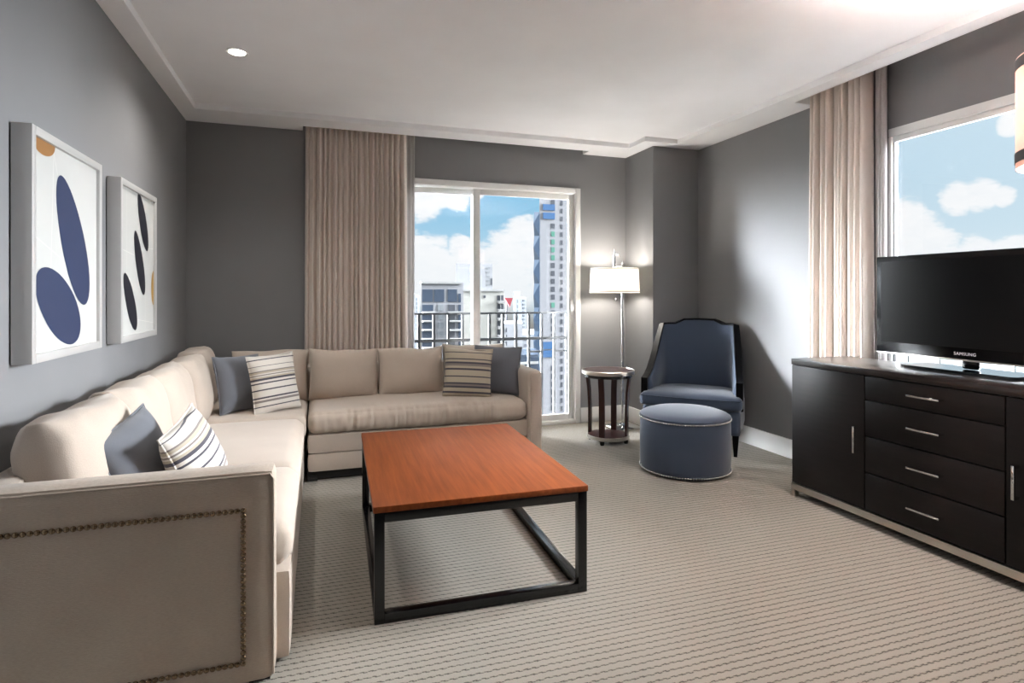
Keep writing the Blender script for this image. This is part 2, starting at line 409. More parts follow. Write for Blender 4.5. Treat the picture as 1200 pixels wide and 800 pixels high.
# near arm with nailhead panel
def arm_end(co, a, c, e):
    return co
b = bmesh.new(); addbm(b, soft(XL+.015, AX1, YS0, YS0+.115, .012, .663, .022, seed=4, wob=.0015))
arm1 = sp('arm', b, 'sofaarm')
def nails(path, ny, r=.0082, gap=.0165):
    b = bmesh.new()
    for (p, q) in zip(path, path[1:]):
        p, q = Vector(p), Vector(q); L = (q-p).length; n = max(1, round(L/gap))
        for i in range(n):
            c = p.lerp(q, i/n); s = bmesh.new(); bmesh.ops.create_icosphere(s, subdivisions=2, radius=r)
            for v in s.verts: v.co = Vector((v.co.x, v.co.y, v.co.z)) - Vector(ny)*v.co.dot(Vector(ny))*.45 + c
            addbm(b, s)
    return b
x0, x1 = XL+.095, -.213
tr = obj('nailhead_trim', nails([(x1, YS0-.004, .082), (x1, YS0-.004, .546), (x0, YS0-.004, .546), (x0, YS0-.004, .082), (x1, YS0-.004, .082)], (0, 1, 0)), 'bronze', arm1, world=True, smooth=180)
tr['label'] = 'antique brass nailhead line framing the arm panel'
b = bmesh.new(); tube(b, [(XL+.04, YS0+.004, .647), (AX1-.012, YS0+.004, .647), (AX1-.004, YS0+.006, .63), (AX1-.004, YS0+.006, .03)], .0035)
obj('welt', b, 'sofaarm', arm1, world=True)
# far right arm
def armcurve(co, a, c, e):
    return co
b = bmesh.new(); addbm(b, soft(1.425, 1.537, 3.855, SB, .012, .655, .035, seed=5, wob=.002))
arm2 = sp('arm', b)
b = bmesh.new(); tube(b, [(1.444, 3.858, .03), (1.444, 3.858, .62), (1.455, 3.858, .64)], .004); obj('welt', b, 'sofa', arm2, world=True)
# seat cushions
def gather(seed, amp=.020):
    def fn(co, a, c, e):
        if c < -.8:
            k = max(0, noise.noise(Vector((co.x*2.2, seed, 0)))+.45)
            co.y += amp*k*noise.noise(Vector((co.x*38, seed, co.z*5)))*1.6
            co.y -= .012*(1-e*e)
        elif c < -.55 and e > .5:
            co.z += .004*noise.noise(Vector((co.x*34, seed, 3)))*max(0, noise.noise(Vector((co.x*2.2, seed, 0)))+.45)
        return co
    return fn
def lean_front(seed):
    def fn(co, a, c, e):
        if a > .85: co.x += .012*(1-e*e)
        return co
    return fn
sp('seat_cushion', soft(XL+.1, -.088, YS0+.118, 2.745, .30, .445, .045, .02, 11, .004, fn=lean_front(1)))
sp('seat_cushion', soft(XL+.1, -.086, 2.735, 3.76, .30, .447, .045, .02, 12, .004, fn=lean_front(2)))
sp('seat_cushion', soft(XL+.1, -.066, 3.76, 4.62, .30, .447, .045, .012, 13, .004))
sp('seat_cushion', soft(XB+.002, 1.422, 3.868, 4.62, .305, .448, .05, .02, 14, .003, cell=.0095, fn=gather(4)))
# back cushions: left run faces +x, back run faces -y
for i, (y, w_, h_, lean, x, rz) in enumerate(((2.315, .52, .39, .17, -.715, 87), (2.86, .56, .39, .17, -.715, 90), (3.40, .54, .385, .17, -.71, 90), (3.915, .50, .385, .17, -.70, 91), (4.37, .42, .40, .08, -.75, 92))):
    q = pillow(w_, h_, .235, .055, .02, 26, 20+i, .016, .5); sp('back_cushion', xf(q, (x, y, .435), R(rz), lean), smooth=180)
for i, (x, w_, h_, y) in enumerate(((-.315, .515, .372, 4.42), (.182, .487, .367, 4.36), (.675, .492, .365, 4.36), (1.165, .49, .375, 4.38))):
    q = pillow(w_, h_, .25, .022, .045, 28, 40+i, .014, .5); sp('back_cushion', xf(q, (x, y, .437), 0, .17, R((0, .6, -.6, .8)[i])), smooth=180)

# loose throw pillows, each a thing of its own
def throw(name, label, mat, loc, rz, lean, roll, w_=.40, h_=.40, t_=.17, seed=0, group=None):
    o = obj(name, pillow(w_, h_, t_, 0, .07, 30, seed, .012, .6), mat, smooth=180)
    o.rotation_mode = 'QUATERNION'
    m = Matrix.Rotation(rz, 4, 'Z') @ Matrix.Rotation(-lean, 4, 'X') @ Matrix.Rotation(roll, 4, 'Y')
    o.rotation_quaternion = m.to_quaternion(); o.location = loc
    b = bmesh.new(); tube(b, rimpath(w_, h_, .07), .004, 8, True)
    obj('piping', b, mat, o, smooth=180)
    return tag(o, label, 'pillow', group)
throw('throw_pillow', 'slate grey throw pillow just behind the near sofa arm', 'grey', (-.545, 2.36, .466), R(74), .30, R(-12), .325, .315, .15, 1)
throw('throw_pillow', 'striped cream throw pillow just behind the near sofa arm', 'stripe', (-.365, 2.40, .458), R(76), .34, R(-14), .30, .315, .14, 2)
throw('throw_pillow', 'slate grey throw pillow in the inner corner of the sofa', 'grey', (-.445, 4.04, .455), R(48), .24, R(2), .35, .36, .15, 3)
throw('throw_pillow', 'striped cream throw pillow in the inner corner of the sofa', 'stripe', (-.235, 3.97, .455), R(30), .22, R(-3), .31, .37, .13, 4)
throw('throw_pillow', 'striped taupe throw pillow leaning at the balcony end of the sofa', 'stripe2', (1.02, 4.05, .455), R(-14), .22, R(3), .35, .36, .13, 5)
throw('throw_pillow', 'slate grey throw pillow against the sofa arm by the balcony door', 'grey', (1.265, 4.13, .452), R(-22), .22, R(2), .36, .365, .13, 6)

# ------------------------------------------------------------------ coffee table
CT = thing('coffee_table', 'square cherry wood coffee table on a black steel frame', 'table', (.634, 2.71, 0), R(-1.95))
tw, tl, th = .846, 1.175, .43
obj('tabletop', bx(-tw/2, tw/2, -tl/2, tl/2, th-.024, th, bev=.003), 'cherry', CT)
b = bmesh.new(); s = .037; e = .004
for z0 in (.0, th-.024-s):
    for x in (-tw/2+e, tw/2-e-s): box(b, x, x+s, -tl/2+e+s, tl/2-e-s, z0, z0+s, bev=.002)
    for y in (-tl/2+e, tl/2-e-s): box(b, -tw/2+e+s, tw/2-e-s, y, y+s, z0, z0+s, bev=.002)
obj('frame', b, 'iron', CT)
for x in (-tw/2+e, tw/2-e-s):
    for y in (-tl/2+e, tl/2-e-s): obj('leg', bx(x, x+s, y, y+s, 0, th-.024, bev=.002), 'iron', CT)

# ------------------------------------------------------------------ ottoman
OT = thing('ottoman', 'round navy ottoman with nailhead trim in front of the armchair', 'ottoman', (2.40, 3.39, 0))
r = .30
b = bmesh.new(); lathe(b, [(r-.02, .004), (r-.004, .02), (r, .05), (r+.002, .2), (r, .33), (r-.004, .358), (r-.012, .365)], n=64); obj('body', b, 'navy', OT)
b = bmesh.new(); lathe(b, [(r-.01, .362), (r+.001, .37), (r+.001, .379), (r-.02, .392), (r*.8, .405), (r*.4, .414), (.02, .416)], n=64); obj('top_cushion', b, 'navy', OT)
def ringnails(z, rr, n=120, s=.006):
    b = bmesh.new()
    for i in range(n):
        a = 2*math.pi*i/n; q = bmesh.new(); bmesh.ops.create_icosphere(q, subdivisions=1, radius=s)
        bmesh.ops.translate(q, verts=q.verts, vec=(rr*math.cos(a), rr*math.sin(a), z)); addbm(b, q)
    return b
for z in (.362, .022):
    o = obj('nailhead_trim', ringnails(z, r+.001, 110, .0075), 'chrome', OT, smooth=180); o['label'] = 'silver nailhead trim'

# ------------------------------------------------------------------ armchair (local: front = -y)
AC = thing('armchair', 'navy high-back armchair with black wood frame in the corner', 'chair', (2.875, 3.925, 0), R(-44))
half = [(.352, -.225, .535, .352, -.225), (.350, -.17, .545, .350, -.16), (.342, -.10, .585, .348, -.08), (.330, -.02, .665, .345, .02), (.318, .06, .76, .335, .10),
        (.304, .13, .86, .31, .165), (.292, .19, .945, .28, .20), (.262, .225, .948, .24, .222), (.20, .25, .948, .19, .238), (.160, .262, .965, .15, .246), (.125, .268, .982, .11, .25), (0, .275, .986, 0, .254)]
full = half + [(-a, b_, c, -d_, e_) for a, b_, c, d_, e_ in half[-2::-1]]
ZB = .33
def shell(inset, bulge):
    rows = []
    for (tx, ty, tz, bx_, by_) in full:
        nrm = Vector((tx*.9, ty+.05, 0)); nrm = nrm.normalized() if nrm.length else Vector((0, 1, 0))
        row = []
        for k in range(13):
            f = k/12; p = Vector((bx_, by_, ZB)).lerp(Vector((tx, ty, tz)), f)
            p -= nrm*(inset + bulge*math.sin(math.pi*f)); row.append(p)
        rows.append(row)
    return rows
inn, outr = shell(.028, .028), shell(-.022, -.006)
b = bmesh.new()
vi = [[b.verts.new(p) for p in row] for row in inn]; vo = [[b.verts.new(p) for p in row] for row in outr]
n = len(full)
for i in range(n-1):
    for k in range(12):
        b.faces.new((vi[i][k], vi[i+1][k], vi[i+1][k+1], vi[i][k+1])); b.faces.new((vo[i][k], vo[i][k+1], vo[i+1][k+1], vo[i+1][k]))
    b.faces.new((vi[i][12], vi[i+1][12], vo[i+1][12], vo[i][12])); b.faces.new((vi[i][0], vo[i][0], vo[i+1][0], vi[i+1][0]))
for i in (0, n-1):
    for k in range(12): b.faces.new((vi[i][k], vi[i][k+1], vo[i][k+1], vo[i][k]))
bmesh.ops.recalc_face_normals(b, faces=b.faces)
obj('backrest', b, 'navy', AC, smooth=60)
# black show-wood frame: square section swept over arms and back
def sweep_rect(path, wid, hei, nrms):
    b = bmesh.new(); rings = []
    for p, nn in zip(path, nrms):
        p = Vector(p[:3]); i = len(rings); a = Vector(path[max(0, i-1)][:3]); c = Vector(path[min(len(path)-1, i+1)][:3])
        d = (c-a).normalized(); s = (nn - d*nn.dot(d)).normalized(); u = d.cross(s).normalized()
        rings.append([b.verts.new(p + s*x*wid/2 + u*y*hei/2) for x, y in ((-1, -1), (1, -1), (1, 1), (-1, 1))])
    for a, c in zip(rings, rings[1:]):
        for k in range(4): b.faces.new((a[k], a[(k+1) % 4], c[(k+1) % 4], c[k]))
    b.faces.new(rings[0][::-1]); b.faces.new(rings[-1]); bmesh.ops.recalc_face_normals(b, faces=b.faces); return b
path = [(full[0][0], -.232, .335), (full[0][0], -.232, .44), (full[0][0], -.23, .535)] + [f[:3] for f in full[1:-1]] + [(full[-1][0], -.23, .535), (full[-1][0], -.232, .44), (full[-1][0], -.232, .335)]
nr = [Vector((p[0]*.9, p[1]+.05, 0)) if abs(p[0]) > .01 else Vector((0, 1, 0)) for p in path]
for k in (0, 1, 2): nr[k] = Vector((1, 0, 0)); nr[-1-k] = Vector((-1, 0, 0))
o = obj('frame', sweep_rect(path, .05, .03, nr), 'black', AC, smooth=30); o['label'] = 'black lacquered wood frame edging the back and arms'
obj('seat_base', xf(rbox(.72, .54, .19, .02, 0, .03, None, 3, .001), (0, -.01, .15)), 'navy', AC, smooth=180)
def tcush(co, a, c, e):
    if c < -.5: co.y -= .03*(1-a*a)*((-c-.5)/.5)
    if c > -.1: co.x *= .88
    return co
sc_ = obj('seat_cushion', xf(rbox(.755, .50, .095, .03, .035, .025, tcush, 5, .002), (0, -.06, .338)), 'navy', AC, smooth=180)
b = bmesh.new(); tube(b, [(x, -.312-.03*(1-(x/.365)**2), .418) for x in [-.365+.73*k/14 for k in range(15)]], .0045); obj('piping', b, 'navy', sc_)
def leg(x, y, dx, dy):
    b = bmesh.new(); s0, s1 = .024, .012
    q = [[b.verts.new((x+dx*f+sx*s_, y+dy*f+sy*s_, z)) for sx, sy in ((-1, -1), (1, -1), (1, 1), (-1, 1))] for s_, z, f in ((s0, .17, 0), (.02, .1, .15), (s1, 0, 1))]
    for a, c in zip(q, q[1:]):
        for k in range(4): b.faces.new((a[k], a[(k+1) % 4], c[(k+1) % 4], c[k]))
    b.faces.new(q[0]); b.faces.new(q[-1]); bmesh.ops.recalc_face_normals(b, faces=b.faces); return b
for x, y, dx, dy in ((-.325, -.245, 0, -.01), (.325, -.245, 0, -.01), (-.29, .215, -.01, .05), (.29, .215, .01, .05)): obj('leg', leg(x, y, dx, dy), 'black', AC)

# ------------------------------------------------------------------ side table
ST = thing('side_table', 'round dark wood side table with metal rims next to the sofa and floor lamp', 'table', (2.253, 4.221, 0))
b = bmesh.new(); lathe(b, [(.2, .556), (.208, .56), (.208, .584), (.2, .586)], n=56); obj('tabletop', b, 'mahog', ST)
b = bmesh.new(); lathe(b, [(.209, .556), (.214, .558), (.214, .586), (.208, .588), (.207, .584)], n=56, cap=False); obj('top_rim', b, 'nickel', ST)
b = bmesh.new(); lathe(b, [(.19, .53), (.193, .532), (.193, .558), (.18, .558)], n=56); obj('apron', b, 'iron', ST)
b = bmesh.new(); lathe(b, [(.16, .036), (.165, .038), (.165, .062), (.155, .064)], n=56); obj('shelf', b, 'mahog', ST)
b = bmesh.new(); lathe(b, [(.166, .034), (.172, .036), (.172, .062), (.166, .064)], n=56, cap=False); obj('shelf_rim', b, 'nickel', ST)
for k in range(4):
    a = R(-108 + 90*k - 28); ca, sa = math.cos(a), math.sin(a)
    b = bmesh.new(); rings = []
    for f, rr in ((0, .156), (.25, .155), (.5, .156), (.75, .162), (1, .178)):
        z = .03 + f*.51
        rings.append([b.verts.new((ca*(rr+dr) - sa*tt, sa*(rr+dr) + ca*tt, z)) for dr, tt in ((-.009, -.023), (.009, -.023), (.009, .023), (-.009, .023))])
    for p, q in zip(rings, rings[1:]):
        for j in range(4): b.faces.new((p[j], p[(j+1) % 4], q[(j+1) % 4], q[j]))
    b.faces.new(rings[0]); b.faces.new(rings[-1]); bmesh.ops.recalc_face_normals(b, faces=b.faces)
    obj('leg', b, 'mahog', ST)
    b = bmesh.new(); lathe(b, [(.014, 0), (.018, .01), (.018, .036)], ca*.15, sa*.15, 14); obj('foot', b, 'iron', ST)

# ------------------------------------------------------------------ floor lamp
FL = thing('floor_lamp', 'chrome floor lamp with white drum shade behind the side table', 'lamp', (2.60, 4.60, 0))
obj('base', bx(-.125, .125, -.125, .125, 0, .022, bev=.004, rz=R(10)), 'chrome', FL)
b = bmesh.new(); tube(b, [(0, 0, .02), (0, 0, 1.475)], .0115, 14); lathe(b, [(.03, .022), (.028, .035), (.013, .05)], n=20); lathe(b, [(.012, 1.475), (.014, 1.48), (.006, 1.5)], n=14); obj('pole', b, 'chrome', FL)
sx, sy = -.078, .004
b = bmesh.new(); tube(b, [(0, 0, 1.455), (sx, sy, 1.455)], .007); tube(b, [(sx, sy, 1.36), (sx, sy, 1.56)], .011, 14)
lathe(b, [(.013, 1.555), (.008, 1.57), (.003, 1.60)], sx, sy, 14); tube(b, [(sx, sy, 1.558), (sx+.02, sy-.01, 1.562), (sx+.035, sy-.015, 1.55), (sx+.042, sy-.018, 1.53)], .004); obj('arm', b, 'chrome', FL)
sh = bmesh.new(); lathe(sh, [(.222, 1.215), (.211, 1.435), (.2085, 1.435), (.2195, 1.215), (.222, 1.215)], sx, sy, 64, cap=False); SH = obj('lamp_shade', sh, 'shade', FL, smooth=60)
for pr_ in ([(.2222, 1.225), (.2235, 1.226), (.2232, 1.231), (.2217, 1.232)], [(.2122, 1.423), (.2133, 1.424), (.213, 1.429), (.2117, 1.43)]):
    b = bmesh.new(); lathe(b, pr_, sx, sy, 64, cap=False); obj('shade_band', b, 'trim', SH)
b = bmesh.new()
for k in range(3):
    a = 2*math.pi*k/3; tube(b, [(sx, sy, 1.43), (sx+.209*math.cos(a), sy+.209*math.sin(a), 1.43)], .003, 6)
obj('spider', b, 'chrome', SH)
b = bmesh.new(); lathe(b, [(.012, 1.36), (.03, 1.33), (.034, 1.30), (.025, 1.275), (.005, 1.265)], sx, sy, 20); obj('bulb', b, 'bulb', FL)
b = bmesh.new(); tube(b, [(sx+.0, sy-.03, 1.30), (sx, sy-.03, 1.165)], .0015, 6); lathe(b, [(.003, 1.165), (.006, 1.15), (.003, 1.14)], sx, sy-.03, 10); obj('pull_chain', b, 'chrome', FL)

# ------------------------------------------------------------------ sideboard
SX0, SX1, SY0, SY1 = 2.69, 3.125, 1.122, 2.735
SBd = thing('sideboard', 'long espresso wood sideboard with drawers below the television', 'cabinet', (2.9, 1.93, 0))
def sb(name, b, mat, par=None): return obj(name, b, mat, par or SBd, world=True)
sb('carcass', bx(SX0+.02, SX1, SY0, SY1, .082, .782, bev=.002), 'espresso')
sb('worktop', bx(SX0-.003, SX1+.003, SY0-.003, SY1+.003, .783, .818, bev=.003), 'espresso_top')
b = bmesh.new()
box(b, SX0-.004, SX0+.03, SY0-.004, SY1+.004, .042, .08, bev=.002); box(b, SX1-.03, SX1, SY0, SY1, .042, .08, bev=.002)
for y in (SY0, SY1-.03): box(b, SX0+.03, SX1-.03, y, y+.03, .042, .08)
sb('base_frame', b, 'nickel')
for x in (SX0-.004, SX1-.03):
    for y in (SY0-.004, SY1-.026): sb('leg', bx(x, x+.03, y, y+.03, 0, .044, bev=.002), 'nickel')
def pull(c, L, vert):
    b = bmesh.new(); x = SX0 - .03
    if vert:
        box(b, x-.005, x+.005, c[0]-.006, c[0]+.006, c[1]-L/2, c[1]+L/2, bev=.002)
        for s in (-1, 1): box(b, x, SX0+.002, c[0]-.005, c[0]+.005, c[1]+s*(L/2-.006)-.006, c[1]+s*(L/2-.006)+.006)
    else:
        box(b, x-.005, x+.005, c[0]-L/2, c[0]+L/2, c[1]-.005, c[1]+.005, bev=.002)
        for s in (-1, 1): box(b, x, SX0+.002, c[0]+s*(L/2-.006)-.006, c[0]+s*(L/2-.006)+.006, c[1]-.004, c[1]+.004)
    return b
YD0, YD1 = 1.605, 2.252
g = .003
for i, (y0, y1, hy) in enumerate(((YD1+g, SY1-.001, 2.292), (SY0+.001, YD0-g, 1.56))):
    o = sb('door', bx(SX0, SX0+.02, y0, y1, .084, .779, bev=.0015), 'espresso')
    sb('handle', pull((hy, .44), .14, True), 'chrome', o)
zs = [.084, .280, .468, .655, .780]
for i in range(4):
    o = sb('drawer', bx(SX0, SX0+.02, YD0+g, YD1-g, zs[i]+g, zs[i+1]-g, bev=.0015), 'espresso')
    sb('handle', pull((1.929, (zs[i]+zs[i+1])/2+.002), .155, False), 'chrome', o)

# ------------------------------------------------------------------ television
TV = thing('television', 'flat black television on a glass stand on the sideboard', 'television', (3.0, 1.952, .818))
TX, TY0, TY1, TZ0, TZ1 = 3.0, 1.467, 2.437, .878, 1.411
b = bmesh.new(); box(b, TX, TX+.035, TY0, TY1, TZ0, TZ1, bev=.006); box(b, TX+.03, TX+.06, TY0+.1, TY1-.1, TZ0+.06, TZ1-.06, bev=.01); obj('body', b, 'tv', TV, world=True)
obj('screen', bx(TX-.0015, TX+.002, TY0+.03, TY1-.03, TZ0+.06, TZ1-.03), 'screen', TV, world=True)
obj('trim_strip', bx(TX-.003, TX+.02, TY0+.006, TY1-.006, TZ0-.004, TZ0+.004, bev=.001), 'nickel', TV, world=True)
b = bmesh.new(); box(b, TX+.01, TX+.04, 1.917, 1.987, .835, .90, bev=.008); obj('neck', b, 'tv', TV, world=True)
b = bmesh.new(); lp = []
hx_, hy_, rr_ = .115, .27, .03
q = bmesh.new(); bmesh.ops.create_cube(q, size=1)
for v in q.verts: v.co = Vector((v.co.x*2*hx_, v.co.y*2*hy_, v.co.z*.014))
ve = [e for e in q.edges if abs(e.verts[0].co.z - e.verts[1].co.z) > .001]
bmesh.ops.bevel(q, geom=ve, offset=rr_, segments=6, affect='EDGES', profile=.5); bmesh.ops.translate(q, verts=q.verts, vec=(3.04-.01, 1.972, .826)); addbm(b, q)
obj('stand_base', b, 'tvglass', TV, world=True)
cu = bpy.data.curves.new('logo', 'FONT'); cu.body = 'SAMSUNG'; cu.size = .021; cu.align_x = 'CENTER'; cu.align_y = 'CENTER'; cu.extrude = .0006; cu.space_character = 1.1
to = bpy.data.objects.new('tmp', cu); COL.objects.link(to)
dg = bpy.context.evaluated_depsgraph_get(); dg.update(); me = bpy.data.meshes.new_from_object(to.evaluated_get(dg)); bpy.data.objects.remove(to)
me.materials.clear(); me.materials.append(M['logo'])
for v in me.vertices: v.co = Vector((-v.co.z, -v.co.x, v.co.y))
lo = bpy.data.objects.new('lettering', me); COL.objects.link(lo); lo.parent = TV; lo.location = Vector((TX-.001, 1.965, TZ0+.03)) - TV.location
lo['label'] = 'small silver maker lettering on the lower bezel'

# ------------------------------------------------------------------ pictures on the left wall
def poly(b, pts, x, mi):
    f = b.faces.new([b.verts.new((x, y, z)) for y, z in pts]); f.material_index = mi
    if f.normal.x < 0 or True:
        f.normal_update()
        if f.normal.x < 0: f.normal_flip()
def blob(top, bot, wid, n=40, skew=0):
    (y0, z0), (y1, z1) = top, bot; c = Vector(((y0+y1)/2, (z0+z1)/2)); ax = Vector((y0-y1, z0-z1))/2; L = ax.length; ax.normalize(); pr = Vector((-ax.y, ax.x))
    out = []
    for k in range(n):
        a = 2*math.pi*k/n; s = math.sin(a); p = c + ax*L*math.cos(a) + pr*wid*s*(1 + skew*math.cos(a)); out.append((p.x, p.y))
    return out
def picture(label, y0, y1, z0, z1, shapes, lines):
    P = thing('framed_picture', label, 'picture', (XL, (y0+y1)/2, z0), group=None)
    D = .062; fw = .03; b = bmesh.new()
    box(b, XL+.004, XL+D, y0, y0+fw, z0, z1, bev=.002); box(b, XL+.004, XL+D, y1-fw, y1, z0, z1, bev=.002)
    box(b, XL+.004, XL+D, y0+fw, y1-fw, z0, z0+fw, bev=.002); box(b, XL+.004, XL+D, y0+fw, y1-fw, z1-fw, z1, bev=.002)
    box(b, XL+.001, XL+.006, y0+.01, y1-.01, z0+.01, z1-.01)
    obj('frame', b, 'silver', P, world=True)
    b = bmesh.new(); X = XL+.05
    box(b, X-.006, X, y0+fw-.001, y1-fw+.001, z0+fw-.001, z1-fw+.001)
    mats = ['paper', 'ink', 'ink2', 'ochre', 'gold', 'line']
    for (ya, za), (yb, zb) in lines:
        dd = Vector((yb-ya, zb-za)); nn = Vector((-dd.y, dd.x)).normalized()*.0012
        poly(b, [(ya-nn.x, za-nn.y), (yb-nn.x, zb-nn.y), (yb+nn.x, zb+nn.y), (ya+nn.x, za+nn.y)], X+.0004, 5)
    for k, (pts, mi) in enumerate(shapes): poly(b, pts, X+.0008+.0002*k, mi)
    obj('artwork', b, mats, P, world=True, smooth=0)
def arc(cy, cz, rx, rz, a0, a1, n=16): return [(cy+rx*math.cos(R(a0+(a1-a0)*k/n)), cz+rz*math.sin(R(a0+(a1-a0)*k/n))) for k in range(n+1)]
picture('framed abstract with two large navy ovals, the picture nearer the viewer', 2.274, 2.917, .972, 1.757,
        [(blob((2.513, 1.632), (2.775, 1.165), .106, skew=-.1), 1), (blob((2.33, 1.262), (2.705, 1.048), .108, skew=-.05), 1),
         ([(2.304, 1.727)] + arc(2.385, 1.727, .093, .05, 0, -150) + [(2.304, 1.70)], 3)],
        [((2.46, 1.73), (2.50, 1.63)), ((2.305, 1.40), (2.54, 1.33)), ((2.305, 1.03), (2.40, 1.13)), ((2.78, 1.17), (2.886, 1.15)), ((2.72, 1.01), (2.72, 1.11)), ((2.47, 1.727), (2.44, 1.20))])
picture('framed abstract with three slim black ovals, the picture farther along the wall', 3.170, 3.812, .968, 1.757,
        [(blob((3.49, 1.732), (3.665, 1.442), .062, skew=-.1), 2), (blob((3.43, 1.528), (3.60, 1.20), .062, skew=-.1), 2), (blob((3.255, 1.302), (3.455, 1.022), .064, skew=-.1), 2),
         ([(3.781, 1.335)] + arc(3.781, 1.237, .045, .098, 90, 270), 4)],
        [((3.205, 1.42), (3.44, 1.40)), ((3.205, 1.02), (3.26, 1.15)), ((3.47, 1.07), (3.78, 1.04)), ((3.63, 1.45), (3.78, 1.46)), ((3.30, 1.727), (3.30, 1.30)), ((3.62, .998), (3.62, 1.2))])

# ------------------------------------------------------------------ curtains
def curtain(name, label, cat, mat, a0, a1, c, amp, folds, axis, z0, z1, flare=0, seed=0, n=None):
    """pleated cloth hanging along x (axis 0) or y (axis 1)"""
    b = bmesh.new(); n = n or folds*20; rows = []
    rnd = random.Random(seed); fold_w = [rnd.uniform(.7, 1.3) for _ in range(folds+1)]; tot = sum(fold_w[:folds]); cum = [0]
    for f in fold_w[:folds]: cum.append(cum[-1] + f/tot)
    fa = [rnd.uniform(.65, 1.15) for _ in range(folds+1)]
    nz = 22
    for j in range(nz+1):
        g = j/nz; z = z1 + (z0-z1)*g; row = []
        for i in range(n+1):
            s = i/n; k = min(folds-1, max(0, next((q for q in range(folds) if cum[q+1] >= s-1e-9), folds-1)))
            ph = (s-cum[k])/(cum[k+1]-cum[k])
            off = -amp*fa[k]*abs(math.sin(math.pi*ph))**.8*(.85 + .15*g)
            side = .004*math.sin(2*math.pi*ph)*(1-.5*g) + .004*noise.noise(Vector((k*1.7, g*1.6, seed)))
            mid = (a0+a1)/2; p = a0 + (a1-a0)*s; p = mid + (p-mid)*(1+flare*g) + side
            off += .004*noise.noise(Vector((s*folds*.6, g*2, seed+5)))
            row.append(b.verts.new((p, c+off, z) if axis == 0 else (c+off, p, z)))
        rows.append(row)
    for r0, r1 in zip(rows, rows[1:]):
        for i in range(n): b.faces.new((r0[i], r0[i+1], r1[i+1], r1[i]))
    o = obj(name, b, mat, smooth=180); md = o.modifiers.new('Solidify', 'SOLIDIFY'); md.thickness = .004; md.offset = 0
    return tag(o, label, cat)
curtain('curtain', 'tall taupe pleated curtain drawn back left of the balcony door', 'curtain', 'curtain', -.088, .710, 4.884, .066, 19, 0, .015, 2.66, .03, 1)
curtain('sheer_curtain', 'narrow pale sheer curtain bunched beside the balcony door', 'curtain', 'sheer',  .690, .780, 4.899, .008, 3, 0, .015, 2.66, .0, 2)
curtain('curtain', 'taupe pleated curtain hanging right of the armchair beside the wide window', 'curtain', 'curtain', 3.09, 2.665, 3.255, .095, 10, 1, .015, 2.66, .06, 3)
curtain('sheer_curtain', 'narrow pale sheer curtain bunched at the edge of the wide window', 'curtain', 'sheer', 2.632, 2.572, 3.25, .03, 3, 1, .015, 2.66, 0, 4)

# ------------------------------------------------------------------ ceiling downlight and pendant
DL = thing('recessed_downlight', 'round white recessed ceiling downlight above the sofa', 'light', (-.426, 3.545, ZC))
b = bmesh.new(); lathe(b, [(.042, .012), (.044, -.004), (.056, -.006), (.058, .0), (.050, .002)], n=40, cap=False); obj('trim_ring', b, 'white', DL)
b = bmesh.new(); lathe(b, [(.041, -.001), (.03, -.003), (.005, -.004)], n=30); obj('lens', b, 'spot', DL)
PX_, PY_ = 2.308, 1.115
PD = thing('pendant_lamp', 'hanging drum lamp with peach shade and dark bands at the right edge', 'lamp', (PX_, PY_, ZC))
sh = bmesh.new(); R0 = .2
def loc(b): bmesh.ops.translate(b, verts=b.verts, vec=(0, 0, -ZC)); return b
lathe(sh, [(R0, 1.615), (R0, 1.975), (R0-.003, 1.975), (R0-.003, 1.615), (R0, 1.615)], n=72, cap=False); PS = obj('lamp_shade', loc(sh), 'shade2', PD, smooth=60)
for z in (1.632, 1.935):
    b = bmesh.new(); lathe(b, [(R0+.001, z), (R0+.0025, z+.001), (R0+.0025, z+.034), (R0+.001, z+.035)], n=72, cap=False)
    obj('shade_band', loc(b), 'trim', PS)
b = bmesh.new(); tube(b, [(0, 0, 1.78), (0, 0, ZC-.02)], .006); lathe(b, [(.055, ZC-.022), (.06, ZC-.018), (.06, ZC), (.05, ZC)], n=30)
for k in range(3):
    a = 2*math.pi*k/3; tube(b, [(0, 0, 1.95), ((R0-.002)*math.cos(a), (R0-.002)*math.sin(a), 1.95)], .003, 6)
obj('stem', loc(b), 'chrome', PD)
b = bmesh.new(); lathe(b, [(.012, 1.80), (.03, 1.77), (.034, 1.74), (.025, 1.715), (.005, 1.705)], n=20); obj('bulb', loc(b), 'bulb', PD)

# ------------------------------------------------------------------ balcony railing
RY = 5.19
BR = thing('balcony_railing', 'dark metal balcony railing outside the sliding door', 'railing', (1.3, RY, 0))
k_ = RY/5.12
zt, zm, zl, zb = H+(1.036-H)*k_, H+(.786-H)*k_, H+(.660-H)*k_, H+(.050-H)*k_
b = bmesh.new()
box(b, -.2, 2.45, RY-.012, RY+.012, zt-.018, zt); box(b, -.2, 2.45, RY-.012, RY+.012, zb-.014, zb+.004); box(b, -.2, 2.45, RY-.012, RY+.012, zm-.014, zm+.014)
obj('rail', b, 'rail', BR, world=True)
vx = [x*k_ for x in (.07, .20, .33, .46, .59, .72, .853, .989, 1.12, 1.252, 1.38, 1.508, 1.636, 1.766, 1.895, 2.025, 2.154, 2.284)]
for i in range(0, len(vx)-1):
    if i in (14, 16, 6, 9, 2): obj('cross_bar', bx(vx[i], vx[i+1], RY-.01, RY+.01, zl-.009, zl+.009), 'rail', BR, world=True)
for x in vx: obj('baluster', bx(x-.011, x+.011, RY-.011, RY+.011, zb-.09, zt-.005), 'rail', BR, world=True)
struct(obj('balcony_ledge', bx(-.4, 2.6, YB+T, RY+.12, -.2, -.02), 'stone'), 'pale concrete ledge outside the balcony door', 'ledge')

